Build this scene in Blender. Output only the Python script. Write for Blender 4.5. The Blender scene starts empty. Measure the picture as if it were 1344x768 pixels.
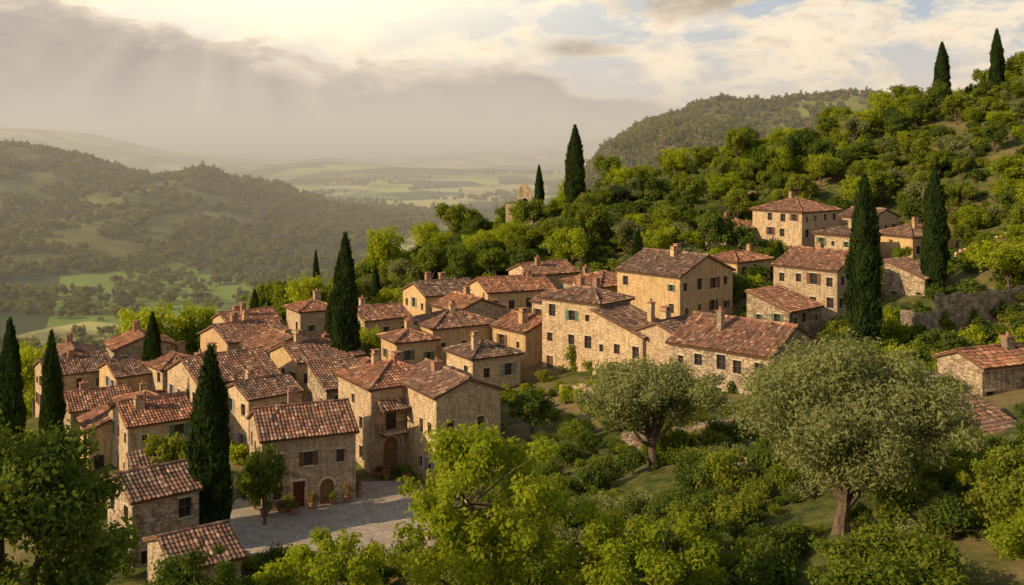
import bpy, math, random
import numpy as np
from mathutils import Vector, Matrix
R = math.radians
scene = bpy.context.scene
random.seed(5)

# ------------------------------------------------------------------ noise / terrain
_tab = np.random.default_rng(11).random((256, 256))
def vnoise(x, y):
    x = np.asarray(x, float); y = np.asarray(y, float)
    xi = np.floor(x).astype(int); yi = np.floor(y).astype(int)
    fx = x-xi; fy = y-yi
    fx = fx*fx*(3-2*fx); fy = fy*fy*(3-2*fy)
    a = _tab[xi % 256, yi % 256]; b = _tab[(xi+1) % 256, yi % 256]
    c = _tab[xi % 256, (yi+1) % 256]; d = _tab[(xi+1) % 256, (yi+1) % 256]
    return (a*(1-fx)+b*fx)*(1-fy)+(c*(1-fx)+d*fx)*fy
def fbm(x, y, o=4):
    s = 0; a = .5; t = 0
    for i in range(o):
        s = s+a*vnoise(x+17.3*i, y+9.1*i); t += a
        x = x*2.03; y = y*2.03; a *= .5
    return s/t
def sstep(a, b, x):
    t = np.clip((x-a)/(b-a), 0, 1); return t*t*(3-2*t)

CP = np.array([
(-80,-60,-20),(0,-60,-12),(80,-60,-6),(0,0,-11),(-50,0,-20),(60,0,-8),(0,20,-15.5),(-16,35,-22),(0,45,-24),
(16,50,-19.2),(15,35,-17.5),(40,40,-15),(-40,40,-27),(40,75,-20.6),(28,75,-21.5),(10,72,-22.8),(0,70,-26),(-8,72,-29.5),
(-13,80,-31),(-9,88,-31),(-18,88,-31),(-24,80,-31),(-16,95,-31),(-33,108,-31.5),(-40,98,-32.5),(-30,72,-31),(-60,130,-35),
(-50,100,-35),(-80,110,-42),(-60,70,-36),(-5,102,-29),(-13,118,-28.5),(-9,125,-27.8),(-4,112,-28),(-25,118,-31),(-38,135,-32),
(-41,150,-33),(-3,138,-26),(2,120,-26.5),(-12,150,-27.5),(-30,150,-31),(10,115,-25.5),(13,106,-25),(15,95,-25),(6,90,-26.5),
(21,128,-23.6),(24,98,-24),(35,110,-23.5),(38,90,-21.5),(41,130,-23),(47,165,-20.3),(63,162,-20.3),(38,172,-19.5),
(62,116,-23),(58,135,-18.5),(70,140,-14.6),(60,98,-20),(90,120,-8),(90,170,-8),(-17,200,-23),(-5,200,-18),(12,200,-14),
(30,215,-8.5),(49,230,-4.5),(69,240,0.5),(91,250,5.5),(108,255,9),(127,255,13),(170,250,25),(-30,170,-31),(-60,200,-45),
(-50,260,-62),(-100,200,-60),(-100,300,-85),(0,300,-50),(50,320,-35),(100,350,-15),(160,350,5),(200,150,20),(160,60,5),
(10,160,-20.5),(28,170,-17),(0,165,-22),(-130,150,-65),(-150,50,-55)], float)
def _U(r2): return np.where(r2 > 1e-9, r2*np.log(np.maximum(r2, 1e-9)), 0)
_P = CP[:, :2]/100.; n = len(_P)
_K = _U(((_P[:, None]-_P[None])**2).sum(-1))+np.eye(n)*0.002
_Q = np.c_[np.ones(n), _P]
_A = np.block([[_K, _Q], [_Q.T, np.zeros((3, 3))]])
_S = np.linalg.solve(_A, np.r_[CP[:, 2], np.zeros(3)])
def tps(x, y):
    p = np.c_[x, y]/100.; out = np.empty(len(p))
    for i in range(0, len(p), 20000):
        q = p[i:i+20000]
        out[i:i+20000] = _U(((q[:, None]-_P[None])**2).sum(-1))@_S[:n]+_S[n]+q@_S[n+1:]
    return out
PLAIN = -112.
def far(x, y):
    h = np.full(x.shape, PLAIN)
    wob = (fbm(x/160., y/160.)-.5)
    rid = 1-np.abs(fbm(x/220.+y/600., y/420.+5)*2-1)*2
    xs = x+wob*80
    l = np.interp(xs, [-3000,-1500,-900,-650,-474,-400,-330,-260,-138,20], [110,80,30,-4,-46,-40,-62,-84,-101,-112])+112
    l2 = l*np.exp(-((y+wob*150-1350)/400.)**2)
    r = np.interp(x+wob*14, [-60,30,66,86,126,166,193,240,287,330,400,700], [-112,-70,-30,-8,18,35,41,39,44,40,30,25])+112
    r2 = r*np.exp(-((y+wob*80-900)/270.)**2)
    m = np.interp(x+wob*200, [-5000,-2900,-2500,-2165,-1830,-1384,-900], [160,110,84,66,-15,-85,-112])+112
    m2 = m*np.exp(-((y-5000)/800.)**2)
    k = np.interp(x, [-1500,0,500,957,1300,2200,6000], [0,50,120,200,150,190,260])
    k2 = k*np.exp(-((y-9500)/900.)**2)
    roll = 100*np.maximum(0, fbm(x/900., y/1500.+3)-.45)*sstep(2300, 4500, y)*2
    hh = l2+r2
    h = h+hh*(1+.30*(rid-.5)*(1-np.exp(-((y-1350)/200.)**2*.6)))+np.maximum(m2, np.maximum(k2, roll))+wob*6
    h = h+np.minimum(hh, 40)*(fbm(x/45., y/45.)-.5)*.3
    return h
def Hn(x, y):
    x = np.atleast_1d(np.asarray(x, float)); y = np.atleast_1d(np.asarray(y, float))
    w = (1-sstep(170, 380, np.abs(x-30)))*(1-sstep(300, 450, y))
    z = far(x, y)
    m = w > 0
    if m.any():
        t = tps(x[m], y[m])+(fbm(x[m]/7., y[m]/7.)-.5)*.9
        e = np.sqrt(((x[m]+14)/11.5)**2+((y[m]-85)/11.)**2)
        f = 1-sstep(.95, 1.3, e)
        t = t*(1-f)-31*f
        z[m] = z[m]*(1-w[m])+t*w[m]
    return z
def H(x, y): return float(Hn(x, y)[0])

# ------------------------------------------------------------------ node helpers
def newmat(name):
    m = bpy.data.materials.new(name); m.use_nodes = True
    nt = m.node_tree; nt.nodes.clear()
    return m, nt
def nd(nt, t, ins=None, **kw):
    nn = nt.nodes.new(t)
    for k, v in kw.items(): setattr(nn, k, v)
    if ins:
        for k, v in ins.items():
            if hasattr(v, 'is_output'): nt.links.new(v, nn.inputs[k])
            else: nn.inputs[k].default_value = v
    return nn
def ramp(nt, fac, stops, interp='LINEAR'):
    r = nt.nodes.new('ShaderNodeValToRGB'); cr = r.color_ramp; cr.interpolation = interp
    while len(cr.elements) < len(stops): cr.elements.new(.5)
    for e, (p, c) in zip(cr.elements, stops):
        e.position = p
        e.color = (c, c, c, 1) if not hasattr(c, '__len__') else (*c, 1)
    nt.links.new(fac, r.inputs[0]); return r.outputs[0]
def mixc(nt, f, a, b, mode='MIX'):
    m = nt.nodes.new('ShaderNodeMix'); m.data_type = 'RGBA'; m.blend_type = mode
    for s, v in ((m.inputs[0], f), (m.inputs[6], a), (m.inputs[7], b)):
        if hasattr(v, 'is_output'): nt.links.new(v, s)
        elif hasattr(v, '__len__'): s.default_value = (*v, 1)
        else: s.default_value = v
    return m.outputs[2]
def mth(nt, op, a, b=0., c=None, clamp=False):
    m = nt.nodes.new('ShaderNodeMath'); m.operation = op; m.use_clamp = clamp
    for i, v in enumerate((a, b, c)):
        if v is None: continue
        if hasattr(v, 'is_output'): nt.links.new(v, m.inputs[i])
        else: m.inputs[i].default_value = v
    return m.outputs[0]
def out(nt, sh): 
    o = nt.nodes.new('ShaderNodeOutputMaterial'); nt.links.new(sh, o.inputs[0]); return o
def noise(nt, vec, scale, detail=4, rough=.55, dist=0):
    q = nd(nt, 'ShaderNodeTexNoise', {'Scale': scale, 'Detail': detail, 'Roughness': rough, 'Distortion': dist})
    if vec is not None: nt.links.new(vec, q.inputs['Vector'])
    return q.outputs[0]

# ------------------------------------------------------------------ materials
def wall_mat(name, base, dark, grey, stone=.5):
    m, nt = newmat(name)
    tc = nd(nt, 'ShaderNodeTexCoord').outputs['Object']
    oi = nd(nt, 'ShaderNodeObjectInfo').outputs['Random']
    mp = nd(nt, 'ShaderNodeMapping', {'Vector': tc, 'Scale': (1, 1, 1.7)}).outputs[0]
    w = nd(nt, 'ShaderNodeVectorMath', {0: mp}, operation='ADD')
    ns = nd(nt, 'ShaderNodeTexNoise', {'Vector': mp, 'Scale': 3.})
    sc = nd(nt, 'ShaderNodeVectorMath', {0: ns.outputs['Color'], 'Scale': .25}, operation='SCALE')
    nt.links.new(sc.outputs[0], w.inputs[1])
    v1 = nd(nt, 'ShaderNodeTexVoronoi', {'Vector': w.outputs[0], 'Scale': 2.0})
    v2 = nd(nt, 'ShaderNodeTexVoronoi', {'Vector': w.outputs[0], 'Scale': 2.0}, feature='DISTANCE_TO_EDGE')
    sep = nd(nt, 'ShaderNodeSeparateColor', {0: v1.outputs['Color']}).outputs[0]
    edge = mth(nt, 'MULTIPLY', v2.outputs[0], 7., clamp=True)
    big = noise(nt, tc, .35, 5, .65)
    med = noise(nt, tc, 1.1, 5, .7)
    patch = ramp(nt, med, [(.46, 0), (.58, 1)])
    c = mixc(nt, ramp(nt, big, [(.3, 0), (.7, 1)]), base, grey)
    c2 = mixc(nt, mth(nt, 'MULTIPLY', sep, stone*1.2), c, dark)
    c2 = mixc(nt, mth(nt, 'MULTIPLY', mth(nt, 'SUBTRACT', 1., edge), .7*stone+.2), c2, dark)
    c3 = mixc(nt, mth(nt, 'MULTIPLY', patch, .75), c2, c)
    fine = noise(nt, tc, 6, 4, .75)
    c3 = mixc(nt, 1., c3, ramp(nt, fine, [(.32, (.68, .65, .61)), (.66, (1.14, 1.12, 1.1))]), 'MULTIPLY')
    st = nd(nt, 'ShaderNodeMapping', {'Vector': tc, 'Scale': (2.2, 2.2, .22)}).outputs[0]
    stn = noise(nt, st, 1.6, 3, .6)
    c3 = mixc(nt, 1., c3, ramp(nt, stn, [(.28, (.58, .54, .49)), (.52, (1, 1, 1))]), 'MULTIPLY')
    c3 = mixc(nt, 1., c3, ramp(nt, oi, [(0, (.88, .86, .86)), (.5, (1, .96, .90)), (1, (1.14, 1.1, 1.02))]), 'MULTIPLY')
    hgt = mth(nt, 'ADD', mth(nt, 'MULTIPLY', edge, .5*stone+.15), mth(nt, 'MULTIPLY', med, .8))
    bp = nd(nt, 'ShaderNodeBump', {'Strength': .7, 'Distance': .14, 'Height': hgt})
    b = nd(nt, 'ShaderNodeBsdfPrincipled', {'Base Color': c3, 'Roughness': .92, 'Normal': bp.outputs[0]})
    b.inputs['Specular IOR Level'].default_value = .15
    out(nt, b.outputs[0]); return m
W_CREAM = wall_mat('wall_cream_stone', (.68, .535, .36), (.33, .24, .155), (.57, .45, .315), .55)
W_OCHRE = wall_mat('wall_ochre_plaster', (.70, .50, .27), (.40, .27, .15), (.60, .45, .27), .35)
W_GREY = wall_mat('wall_rubble_stone', (.56, .45, .33), (.21, .165, .12), (.45, .38, .30), .9)
WALLS = [W_CREAM, W_OCHRE, W_GREY]

def roof_mat():
    m, nt = newmat('terracotta_roof_tiles')
    a = nd(nt, 'ShaderNodeAttribute', attribute_name='var').outputs['Fac']
    tc = nd(nt, 'ShaderNodeTexCoord').outputs['Object']
    c = ramp(nt, a, [(0, (.05, .034, .028)), (.25, (.15, .075, .05)), (.5, (.27, .13, .083)), (.75, (.35, .20, .13)), (1, (.54, .40, .28))])
    n1 = noise(nt, tc, .7, 5, .7); n2 = noise(nt, tc, 4, 3, .6); n3 = noise(nt, tc, 1.6, 4, .7)
    c = mixc(nt, ramp(nt, n1, [(.44, 0), (.62, .75)]), c, (.11, .085, .068))
    c = mixc(nt, ramp(nt, n2, [(.48, 0), (.75, .6)]), c, (.36, .28, .20))
    c = mixc(nt, ramp(nt, n3, [(.56, 0), (.68, .7)]), c, (.12, .12, .05))
    oi = nd(nt, 'ShaderNodeObjectInfo').outputs['Random']
    c = mixc(nt, 1., c, ramp(nt, oi, [(0, (.80, .82, .85)), (.5, (1.1, .97, .92)), (1, (1.4, 1.05, .86))]), 'MULTIPLY')
    b = nd(nt, 'ShaderNodeBsdfPrincipled', {'Base Color': c, 'Roughness': .88})
    b.inputs['Specular IOR Level'].default_value = .2
    out(nt, b.outputs[0]); return m
ROOF = roof_mat()
def simple(name, col, rough=.8, var=.3, scale=6, spec=.2):
    m, nt = newmat(name)
    tc = nd(nt, 'ShaderNodeTexCoord').outputs['Object']
    f = noise(nt, tc, scale, 4, .6)
    lo = tuple(c*(1-var) for c in col); hi = tuple(min(1, c*(1+var)) for c in col)
    c = ramp(nt, f, [(.3, lo), (.7, hi)])
    bp = nd(nt, 'ShaderNodeBump', {'Strength': .3, 'Distance': .03, 'Height': f})
    b = nd(nt, 'ShaderNodeBsdfPrincipled', {'Base Color': c, 'Roughness': rough, 'Normal': bp.outputs[0]})
    b.inputs['Specular IOR Level'].default_value = spec
    out(nt, b.outputs[0]); return m
GLASS = simple('window_glass', (.025, .028, .032), .25, .3, 2, .5)
WOOD = simple('brown_wood', (.14, .075, .04)); WOODR = simple('red_door_wood', (.17, .035, .025))
WOODO = simple('oak_door_wood', (.26, .14, .06)); SHG = simple('green_shutter_paint', (.10, .15, .10)); SHB = simple('grey_shutter_paint', (.22, .24, .26))
TRIM = simple('stone_trim', (.52, .42, .30)); BRICK = simple('brick_chimney', (.32, .18, .12)); TERRA = simple('terracotta_pot', (.33, .17, .10))
IRON = simple('wrought_iron', (.03, .03, .03), .5); BARK = simple('tree_bark', (.11, .08, .055), .95, .5, 5)
PINK = simple('pink_flowers', (.5, .08, .16))
def leaf_mat(name, a, b, trans=.35):
    m, nt = newmat(name)
    at = nd(nt, 'ShaderNodeAttribute', attribute_name='var').outputs['Fac']
    oi = nd(nt, 'ShaderNodeObjectInfo').outputs['Random']
    f = mth(nt, 'ADD', mth(nt, 'MULTIPLY', at, .6), mth(nt, 'MULTIPLY', oi, .4))
    c = mixc(nt, f, a, b)
    ct = mixc(nt, 1., c, (1.8, 1.65, .5), 'MULTIPLY')
    d = nd(nt, 'ShaderNodeBsdfDiffuse', {'Color': c})
    t = nd(nt, 'ShaderNodeBsdfTranslucent', {'Color': ct})
    mx = nd(nt, 'ShaderNodeMixShader', {0: trans, 1: d.outputs[0], 2: t.outputs[0]})
    out(nt, mx.outputs[0]); return m
L_OLIVE = leaf_mat('olive_leaves', (.12, .145, .055), (.27, .28, .115), .35)
L_BRIGHT = leaf_mat('bright_leaves', (.14, .20, .018), (.38, .41, .035), .5)
L_DARK = leaf_mat('dark_leaves', (.05, .085, .018), (.15, .19, .034), .4)
L_MID = leaf_mat('mid_leaves', (.085, .13, .018), (.28, .30, .04), .45)
L_CYP = leaf_mat('cypress_leaves', (.013, .028, .010), (.055, .08, .02), .2)
L_FAR = leaf_mat('forest_leaves', (.055, .075, .016), (.25, .23, .045), .35)

# ------------------------------------------------------------------ mesh helpers
ROOTC = scene.collection
class MB:
    def __init__(s): s.v = []; s.f = []; s.m = []; s.a = []
    def add(s, pts, faces, m=0, a=.5):
        o = len(s.v); s.v += [tuple(p) for p in pts]
        for f in faces:
            s.f.append(tuple(i+o for i in f)); s.m.append(m); s.a.append(a)
    def poly(s, pts, m=0, a=.5): s.add(pts, [tuple(range(len(pts)))], m, a)
    def box(s, o, ux, uy, uz, m=0, a=.5):
        o = Vector(o); ux = Vector(ux); uy = Vector(uy); uz = Vector(uz)
        p = [o, o+ux, o+ux+uy, o+uy]; p += [q+uz for q in p]
        s.add(p, [(3,2,1,0),(4,5,6,7),(0,1,5,4),(1,2,6,5),(2,3,7,6),(3,0,4,7)], m, a)
    def cbox(s, c, sx, sy, sz, m=0, a=.5): s.box((c[0]-sx/2, c[1]-sy/2, c[2]), (sx,0,0), (0,sy,0), (0,0,sz), m, a)
    def tube(s, path, rad, sides=7, m=0, a=.5):
        path = [Vector(p) for p in path]; o = len(s.v)
        for i, p in enumerate(path):
            t = (path[min(i+1, len(path)-1)]-path[max(i-1, 0)]).normalized()
            q = Vector((1, 0, 0)) if abs(t.x) < .8 else Vector((0, 1, 0))
            b = t.cross(q).normalized(); c = t.cross(b)
            for k in range(sides):
                an = 2*math.pi*k/sides
                s.v.append(tuple(p+(b*math.cos(an)+c*math.sin(an))*rad[i]))
        for i in range(len(path)-1):
            for k in range(sides):
                k2 = (k+1) % sides
                s.f.append((o+i*sides+k, o+i*sides+k2, o+(i+1)*sides+k2, o+(i+1)*sides+k)); s.m.append(m); s.a.append(a)
        s.f.append(tuple(o+(len(path)-1)*sides+k for k in range(sides))); s.m.append(m); s.a.append(a)
    def lathe(s, c, prof, sides=12, m=0):
        o = len(s.v)
        for r, z in prof:
            for k in range(sides):
                an = 2*math.pi*k/sides; s.v.append((c[0]+r*math.cos(an), c[1]+r*math.sin(an), c[2]+z))
        for i in range(len(prof)-1):
            for k in range(sides):
                k2 = (k+1) % sides
                s.f.append((o+i*sides+k, o+i*sides+k2, o+(i+1)*sides+k2, o+(i+1)*sides+k)); s.m.append(m); s.a.append(.5)
    def build(s, name, mats, parent=None, smooth=False, link=True):
        me = bpy.data.meshes.new(name); me.from_pydata(s.v, [], s.f)
        for mt in mats: me.materials.append(mt)
        me.polygons.foreach_set('material_index', s.m)
        at = me.attributes.new('var', 'FLOAT', 'FACE'); at.data.foreach_set('value', s.a)
        if smooth: me.polygons.foreach_set('use_smooth', [True]*len(s.f))
        ob = bpy.data.objects.new(name, me)
        if link: ROOTC.objects.link(ob)
        if parent: ob.parent = parent
        return ob

# ------------------------------------------------------------------ houses
FOOT = []
def V3(*a): return Vector(a)
Z = V3(0, 0, 1)
def wall_face(mw, mo, o, U, L, z0, z1, ops):
    N = U.cross(Z); I = -N
    us = sorted({0, L} | {p[0] for p in ops} | {p[1] for p in ops}); vs = sorted({z0, z1} | {p[2] for p in ops} | {p[3] for p in ops})
    P = lambda u, v, dd=0.: o+U*u+Z*v+I*dd
    for i in range(len(us)-1):
        for j in range(len(vs)-1):
            cu = (us[i]+us[i+1])/2; cv = (vs[j]+vs[j+1])/2
            if any(p[0] < cu < p[1] and p[2] < cv < p[3] for p in ops): continue
            mw.poly([P(us[i], vs[j]), P(us[i+1], vs[j]), P(us[i+1], vs[j+1]), P(us[i], vs[j+1])])
    D = .28
    for (a, b, c, d, kind, sh) in ops:
        arch = 'arch' in kind
        r = (b-a)/2; cu = (a+b)/2; zs = d-r if arch else d
        mw.poly([P(a, c), P(a, c, D), P(a, zs, D), P(a, zs)]); mw.poly([P(b, c), P(b, zs), P(b, zs, D), P(b, c, D)])
        mw.poly([P(a, c), P(b, c), P(b, c, D), P(a, c, D)])
        if arch:
            K = 8; arc = [(cu-r*math.cos(math.pi*k/K), zs+r*math.sin(math.pi*k/K)) for k in range(K+1)]
            for k in range(K):
                cn = (a, d) if k < K/2 else (b, d)
                mw.poly([P(*arc[k]), P(*arc[k+1]), P(*cn)])
                mw.poly([P(*arc[k]), P(*arc[k], D), P(*arc[k+1], D), P(*arc[k+1])])
            for k in range(K):
                p0, p1 = arc[k], arc[k+1]; q = 1+.22/r
                e0 = (cu+(p0[0]-cu)*q, zs+(p0[1]-zs)*q); e1 = (cu+(p1[0]-cu)*q, zs+(p1[1]-zs)*q)
                mo.poly([P(*p0, -.03), P(*p1, -.03), P(*e1, -.03), P(*e0, -.03)], 3)
        else:
            mw.poly([P(a, d), P(a, d, D), P(b, d, D), P(b, d)])
            if kind != 'vent': mo.box(P(a-.12, d+.002, -.035), U*(b-a+.24), I*.2, Z*.16, 3)
        dm = D-.03
        if 'door' in kind:
            mi = {'doorr': 4, 'dooro': 5, 'door': 1, 'archdoor': 5, 'archdark': 1}.get(kind, 1)
            if kind == 'archdark': mo.poly([P(a, c, D+.5), P(b, c, D+.5), P(b, d, D+.5), P(a, d, D+.5)], 0)
            else:
                mo.poly([P(a, c, dm), P(b, c, dm), P(b, d, dm), P(a, d, dm)], mi)
                for q in range(1, 5):
                    uu = a+(b-a)*q/5; mo.box(P(uu-.012, c, dm-.02), U*.024, I*.02, Z*(d-c), 1)
            mo.box(P(a-.1, c-.16, -.25), U*(b-a+.2), I*.5, Z*.14, 3)
        else:
            mo.poly([P(a, c, dm), P(b, c, dm), P(b, d, dm), P(a, d, dm)], 0)
            fw = .07
            mo.box(P(a, c, dm-.05), U*fw, I*.04, Z*(d-c), 1); mo.box(P(b-fw, c, dm-.05), U*fw, I*.04, Z*(d-c), 1)
            mo.box(P(cu-.025, c, dm-.055), U*.05, I*.04, Z*(d-c), 1)
            if d-c > .8: mo.box(P(a+fw, c+(d-c)*.5, dm-.045), U*(b-a-2*fw), I*.03, Z*.05, 1)
            mo.box(P(a-.1, c-.1, -.08), U*(b-a+.2), I*.2, Z*.098, 3)
            if sh:
                hw = (b-a)/2
                mo.box(P(a-hw-.02, c, -.055), U*hw, I*.045, Z*(d-c), sh); mo.box(P(b+.02, c, -.055), U*hw, I*.045, Z*(d-c), sh)
                for q in (.25, .75):
                    mo.box(P(a-hw-.02, c+(d-c)*q-.04, -.07), U*hw, I*.014, Z*.08, sh); mo.box(P(b+.02, c+(d-c)*q-.04, -.07), U*hw, I*.014, Z*.08, sh)

def gen_ops(L, h, rng, gf=True, shp=.4):
    ops = []
    fl = max(1, int(h/2.5)); fh = h/fl; nc = max(1, int(L/2.3))
    shk = rng.choice([2, 6, 1])
    for f in range(fl):
        for c in range(nc):
            if rng.random() < .12: continue
            cu = (c+.5)*L/nc+rng.uniform(-.3, .3); ww = rng.choice([.6, .8, .9, 1.0]); hh = ww*rng.uniform(1.25, 1.5)
            if f == 0 and rng.random() < .35 and gf: 
                cu = min(max(cu, .8), L-.8)
                ops.append((cu-.5, cu+.5, .1, 2.3, rng.choice(['door', 'door', 'archdoor']), 0)); continue
            v0 = f*fh+rng.uniform(.8, 1.05)
            if v0+hh > h-.3: hh = h-.3-v0
            if hh < .4: continue
            sh = shk if (rng.random() < shp and L/nc > 2.3) else 0
            if cu-ww-.1 < .1 or cu+ww+.1 > L-.1: sh = 0
            if cu-ww/2 < .3 or cu+ww/2 > L-.3: continue
            if ops and ops[-1][1] > cu-ww/2-.1 and ops[-1][2] > f*fh: continue
            ops.append((cu-ww/2, cu+ww/2, v0, v0+hh, 'win', sh))
    return ops

def roof_plane(mb, E, U, S, L, V, q=None, rng=None, p=.32, course=.5):
    N = U.cross(S).normalized()
    k = max(1, int(round(L/p))); pu = L/k
    us = []; off = []; col = []
    pr = [0, .75, 1, .75]
    for i in range(k*4+1):
        us.append(i*pu/4); off.append(pr[i % 4]*.085); col.append(i//4)
    nv = max(1, int(round(V/course))); cv = V/nv
    rows = []
    for j in range(nv): rows += [(j*cv, .05, j), ((j+1)*cv-.01, .0, j)]
    colj = [rng.uniform(-.02, .025) for _ in range(k+1)]
    tv = {}
    o = len(mb.v)
    sa = rng.uniform(.05, .14)
    sag = lambda u, v: -sa*math.sin(math.pi*u/L)*math.sin(math.pi*min(1, v/V))+.03*math.sin(u*1.7+v)*min(1, v)
    for j, (v, lf, cj) in enumerate(rows):
        for i, u in enumerate(us):
            vm = V if q is None else min(V, q*min(u, L-u))
            vv = min(v, vm)
            mb.v.append(tuple(E+U*u+S*vv+N*(off[i]+lf+colj[min(col[i], k)]+sag(u, vv))))
    W = len(us)
    for j in range(len(rows)-1):
        for i in range(W-1):
            vm = V if q is None else max(min(V, q*min(us[i], L-us[i])), min(V, q*min(us[i+1], L-us[i+1])))
            if rows[j][0] >= vm: continue
            key = (col[i], rows[j][2])
            if key not in tv:
                tv[key] = min(1, max(0, rng.gauss(.5, .27)))
            mb.f.append((o+j*W+i, o+j*W+i+1, o+(j+1)*W+i+1, o+(j+1)*W+i)); mb.m.append(0)
            mb.a.append(tv[key] if j % 2 == 0 else .05)
    a = 0 if q is None else V/q
    pts = [E-N*.06, E+U*L-N*.06, E+U*(L-a)+S*V-N*.06, E+U*a+S*V-N*.06]
    pts = [p_-N*.12 for p_ in pts]
    if L-2*a < .05: pts = pts[:3]
    mb.poly(pts, 1)
    mb.poly([E-N*.18, E+U*L-N*.18, E+U*L+N*.045, E+N*.045], 1)
    if q is None:
        mb.poly([E-N*.18, E+S*V-N*.18, E+S*V+N*.08, E+N*.05], 1)
        mb.poly([E+U*L-N*.18, E+U*L+S*V-N*.18, E+U*L+S*V+N*.08, E+U*L+N*.05], 1)

def caps(mb, a, b, rng, r=.15):
    a = Vector(a); b = Vector(b); L = (b-a).length; k = max(1, int(L/.45)); d = (b-a)/k
    for i in range(k):
        mb.tube([a+d*i, a+d*(i+1.05)], [r*1.1, r*.9], 6, 0, min(1, max(0, rng.gauss(.6, .25))))

def house(K, th, w, d, zb, ze, roof='x', wall=0, slope=.38, chim=1, seed=0, ops_f=None, ops_l=None, name='stone_house', g=.25, ov=.4, shp=.4):
    rng = random.Random(seed*77+13)
    h = ze-zb
    E0 = bpy.data.objects.new(name, None); ROOTC.objects.link(E0)
    E0.location = (K[0], K[1], zb); E0.rotation_euler = (0, 0, R(th))
    mw = MB(); mo = MB(); mr = MB()
    OM = [GLASS, WOOD, SHG, TRIM, WOODR, WOODO, SHB]
    lo = -5.
    def F(o, U, L, ops): wall_face(mw, mo, o, U, L, lo, h, ops)
    F(V3(0, 0, 0), V3(1, 0, 0), w, gen_ops(w, h, rng, True, shp) if ops_f is None else ops_f)
    F(V3(0, d, 0), V3(0, -1, 0), d, gen_ops(d, h, rng, True, shp) if ops_l is None else ops_l)
    F(V3(w, 0, 0), V3(0, 1, 0), d, gen_ops(d, h, rng, False, 0))
    F(V3(w, d, 0), V3(-1, 0, 0), w, [])
    q = math.sqrt(1+slope*slope); ez = h-ov*slope+.2
    X = V3(1, 0, 0); Y = V3(0, 1, 0)
    if roof == 'x':
        rise = slope*d/2
        for xx in (0, w): mw.poly([(xx, 0, h), (xx, d, h), (xx, d/2, h+rise)])
        V = (d/2+ov)*q
        roof_plane(mr, V3(-g, -ov, ez), X, V3(0, 1, slope)/q, w+2*g, V, None, rng)
        roof_plane(mr, V3(w+g, d+ov, ez), -X, V3(0, -1, slope)/q, w+2*g, V, None, rng)
        caps(mr, (-g, d/2, h+rise+.25), (w+g, d/2, h+rise+.25), rng)
        mo.box((0, -.14, h-.24), X*w, Y*.138, Z*.2, 3)
    elif roof == 'y':
        rise = slope*w/2
        for yy in (0, d): mw.poly([(0, yy, h), (w, yy, h), (w/2, yy, h+rise)])
        V = (w/2+ov)*q
        roof_plane(mr, V3(-ov, d+g, ez), -Y, V3(1, 0, slope)/q, d+2*g, V, None, rng)
        roof_plane(mr, V3(w+ov, -g, ez), Y, V3(-1, 0, slope)/q, d+2*g, V, None, rng)
        caps(mr, (w/2, -g, h+rise+.25), (w/2, d+g, h+rise+.25), rng)
        mo.box((-.14, 0, h-.24), X*.138, Y*d, Z*.2, 3)
    elif roof == 'shed':
        rise = slope*d
        for xx in (0, w): mw.poly([(xx, 0, h), (xx, d, h), (xx, d, h+rise)])
        mw.poly([(0, d, h), (w, d, h), (w, d, h+rise), (0, d, h+rise)])
        roof_plane(mr, V3(-g, -ov, ez), X, V3(0, 1, slope)/q, w+2*g, (d+ov+.1)*q, None, rng)
    else:
        mn = min(w, d); rise = slope*mn/2; Vh = (mn/2+ov)*q
        roof_plane(mr, V3(-ov, -ov, ez), X, V3(0, 1, slope)/q, w+2*ov, Vh, q, rng)
        roof_plane(mr, V3(w+ov, d+ov, ez), -X, V3(0, -1, slope)/q, w+2*ov, Vh, q, rng)
        roof_plane(mr, V3(-ov, d+ov, ez), -Y, V3(1, 0, slope)/q, d+2*ov, Vh, q, rng)
        roof_plane(mr, V3(w+ov, -ov, ez), Y, V3(-1, 0, slope)/q, d+2*ov, Vh, q, rng)
        hh = h+rise+.24
        a, b = (V3(mn/2, d/2, hh), V3(w-mn/2, d/2, hh)) if w >= d else (V3(w/2, mn/2, hh), V3(w/2, d-mn/2, hh))
        caps(mr, a, b+V3(.01, .01, 0), rng)
        cs = [(-ov, -ov), (w+ov, -ov), (w+ov, d+ov), (-ov, d+ov)]
        for cx, cy in cs:
            t = a if ((cx < w/2) if w >= d else (cy < d/2)) else b
            caps(mr, (cx, cy, ez+.1), t, rng, .12)
        mo.box((0, -.14, h-.24), X*w, Y*.138, Z*.2, 3); mo.box((-.14, 0, h-.24), X*.138, Y*d, Z*.2, 3)
    mw.build('walls', [WALLS[wall]], E0); mo.build('windows_and_doors', OM, E0); mr.build('roof', [ROOF, WOOD], E0)
    for c in range(chim):
        mc = MB(); fx = rng.uniform(.2, .8)*w; fy = rng.uniform(.3, .8)*d
        top = h+rise*.9+rng.uniform(.6, 1.3); s = rng.uniform(.65, .95)
        mc.cbox((fx, fy, h-.2), s, s*.8, top-h+.2, 0); mc.cbox((fx, fy, top), s+.16, s*.8+.16, .1, 1)
        if rng.random() < .6:
            for sx in (-1, 1): mc.cbox((fx+sx*s*.32, fy, top+.1), .14, s*.7, .3, 0)
            mc.cbox((fx, fy, top+.4), s+.1, s*.8+.1, .08, 1)
        else: mc.lathe((fx, fy, top+.1), [(.16, 0), (.13, .35), (.17, .4), (.1, .4)], 8, 1)
        mc.build('chimney', [BRICK if rng.random() < .35 else WALLS[wall], TERRA], E0)
    c, s = math.cos(R(th)), math.sin(R(th))
    for a in np.linspace(.1, .9, 3):
        for b in np.linspace(.1, .9, 3):
            FOOT.append((K[0]+c*w*a-s*d*b, K[1]+s*w*a+c*d*b, max(w, d)/4+.8))
    return E0

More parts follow.
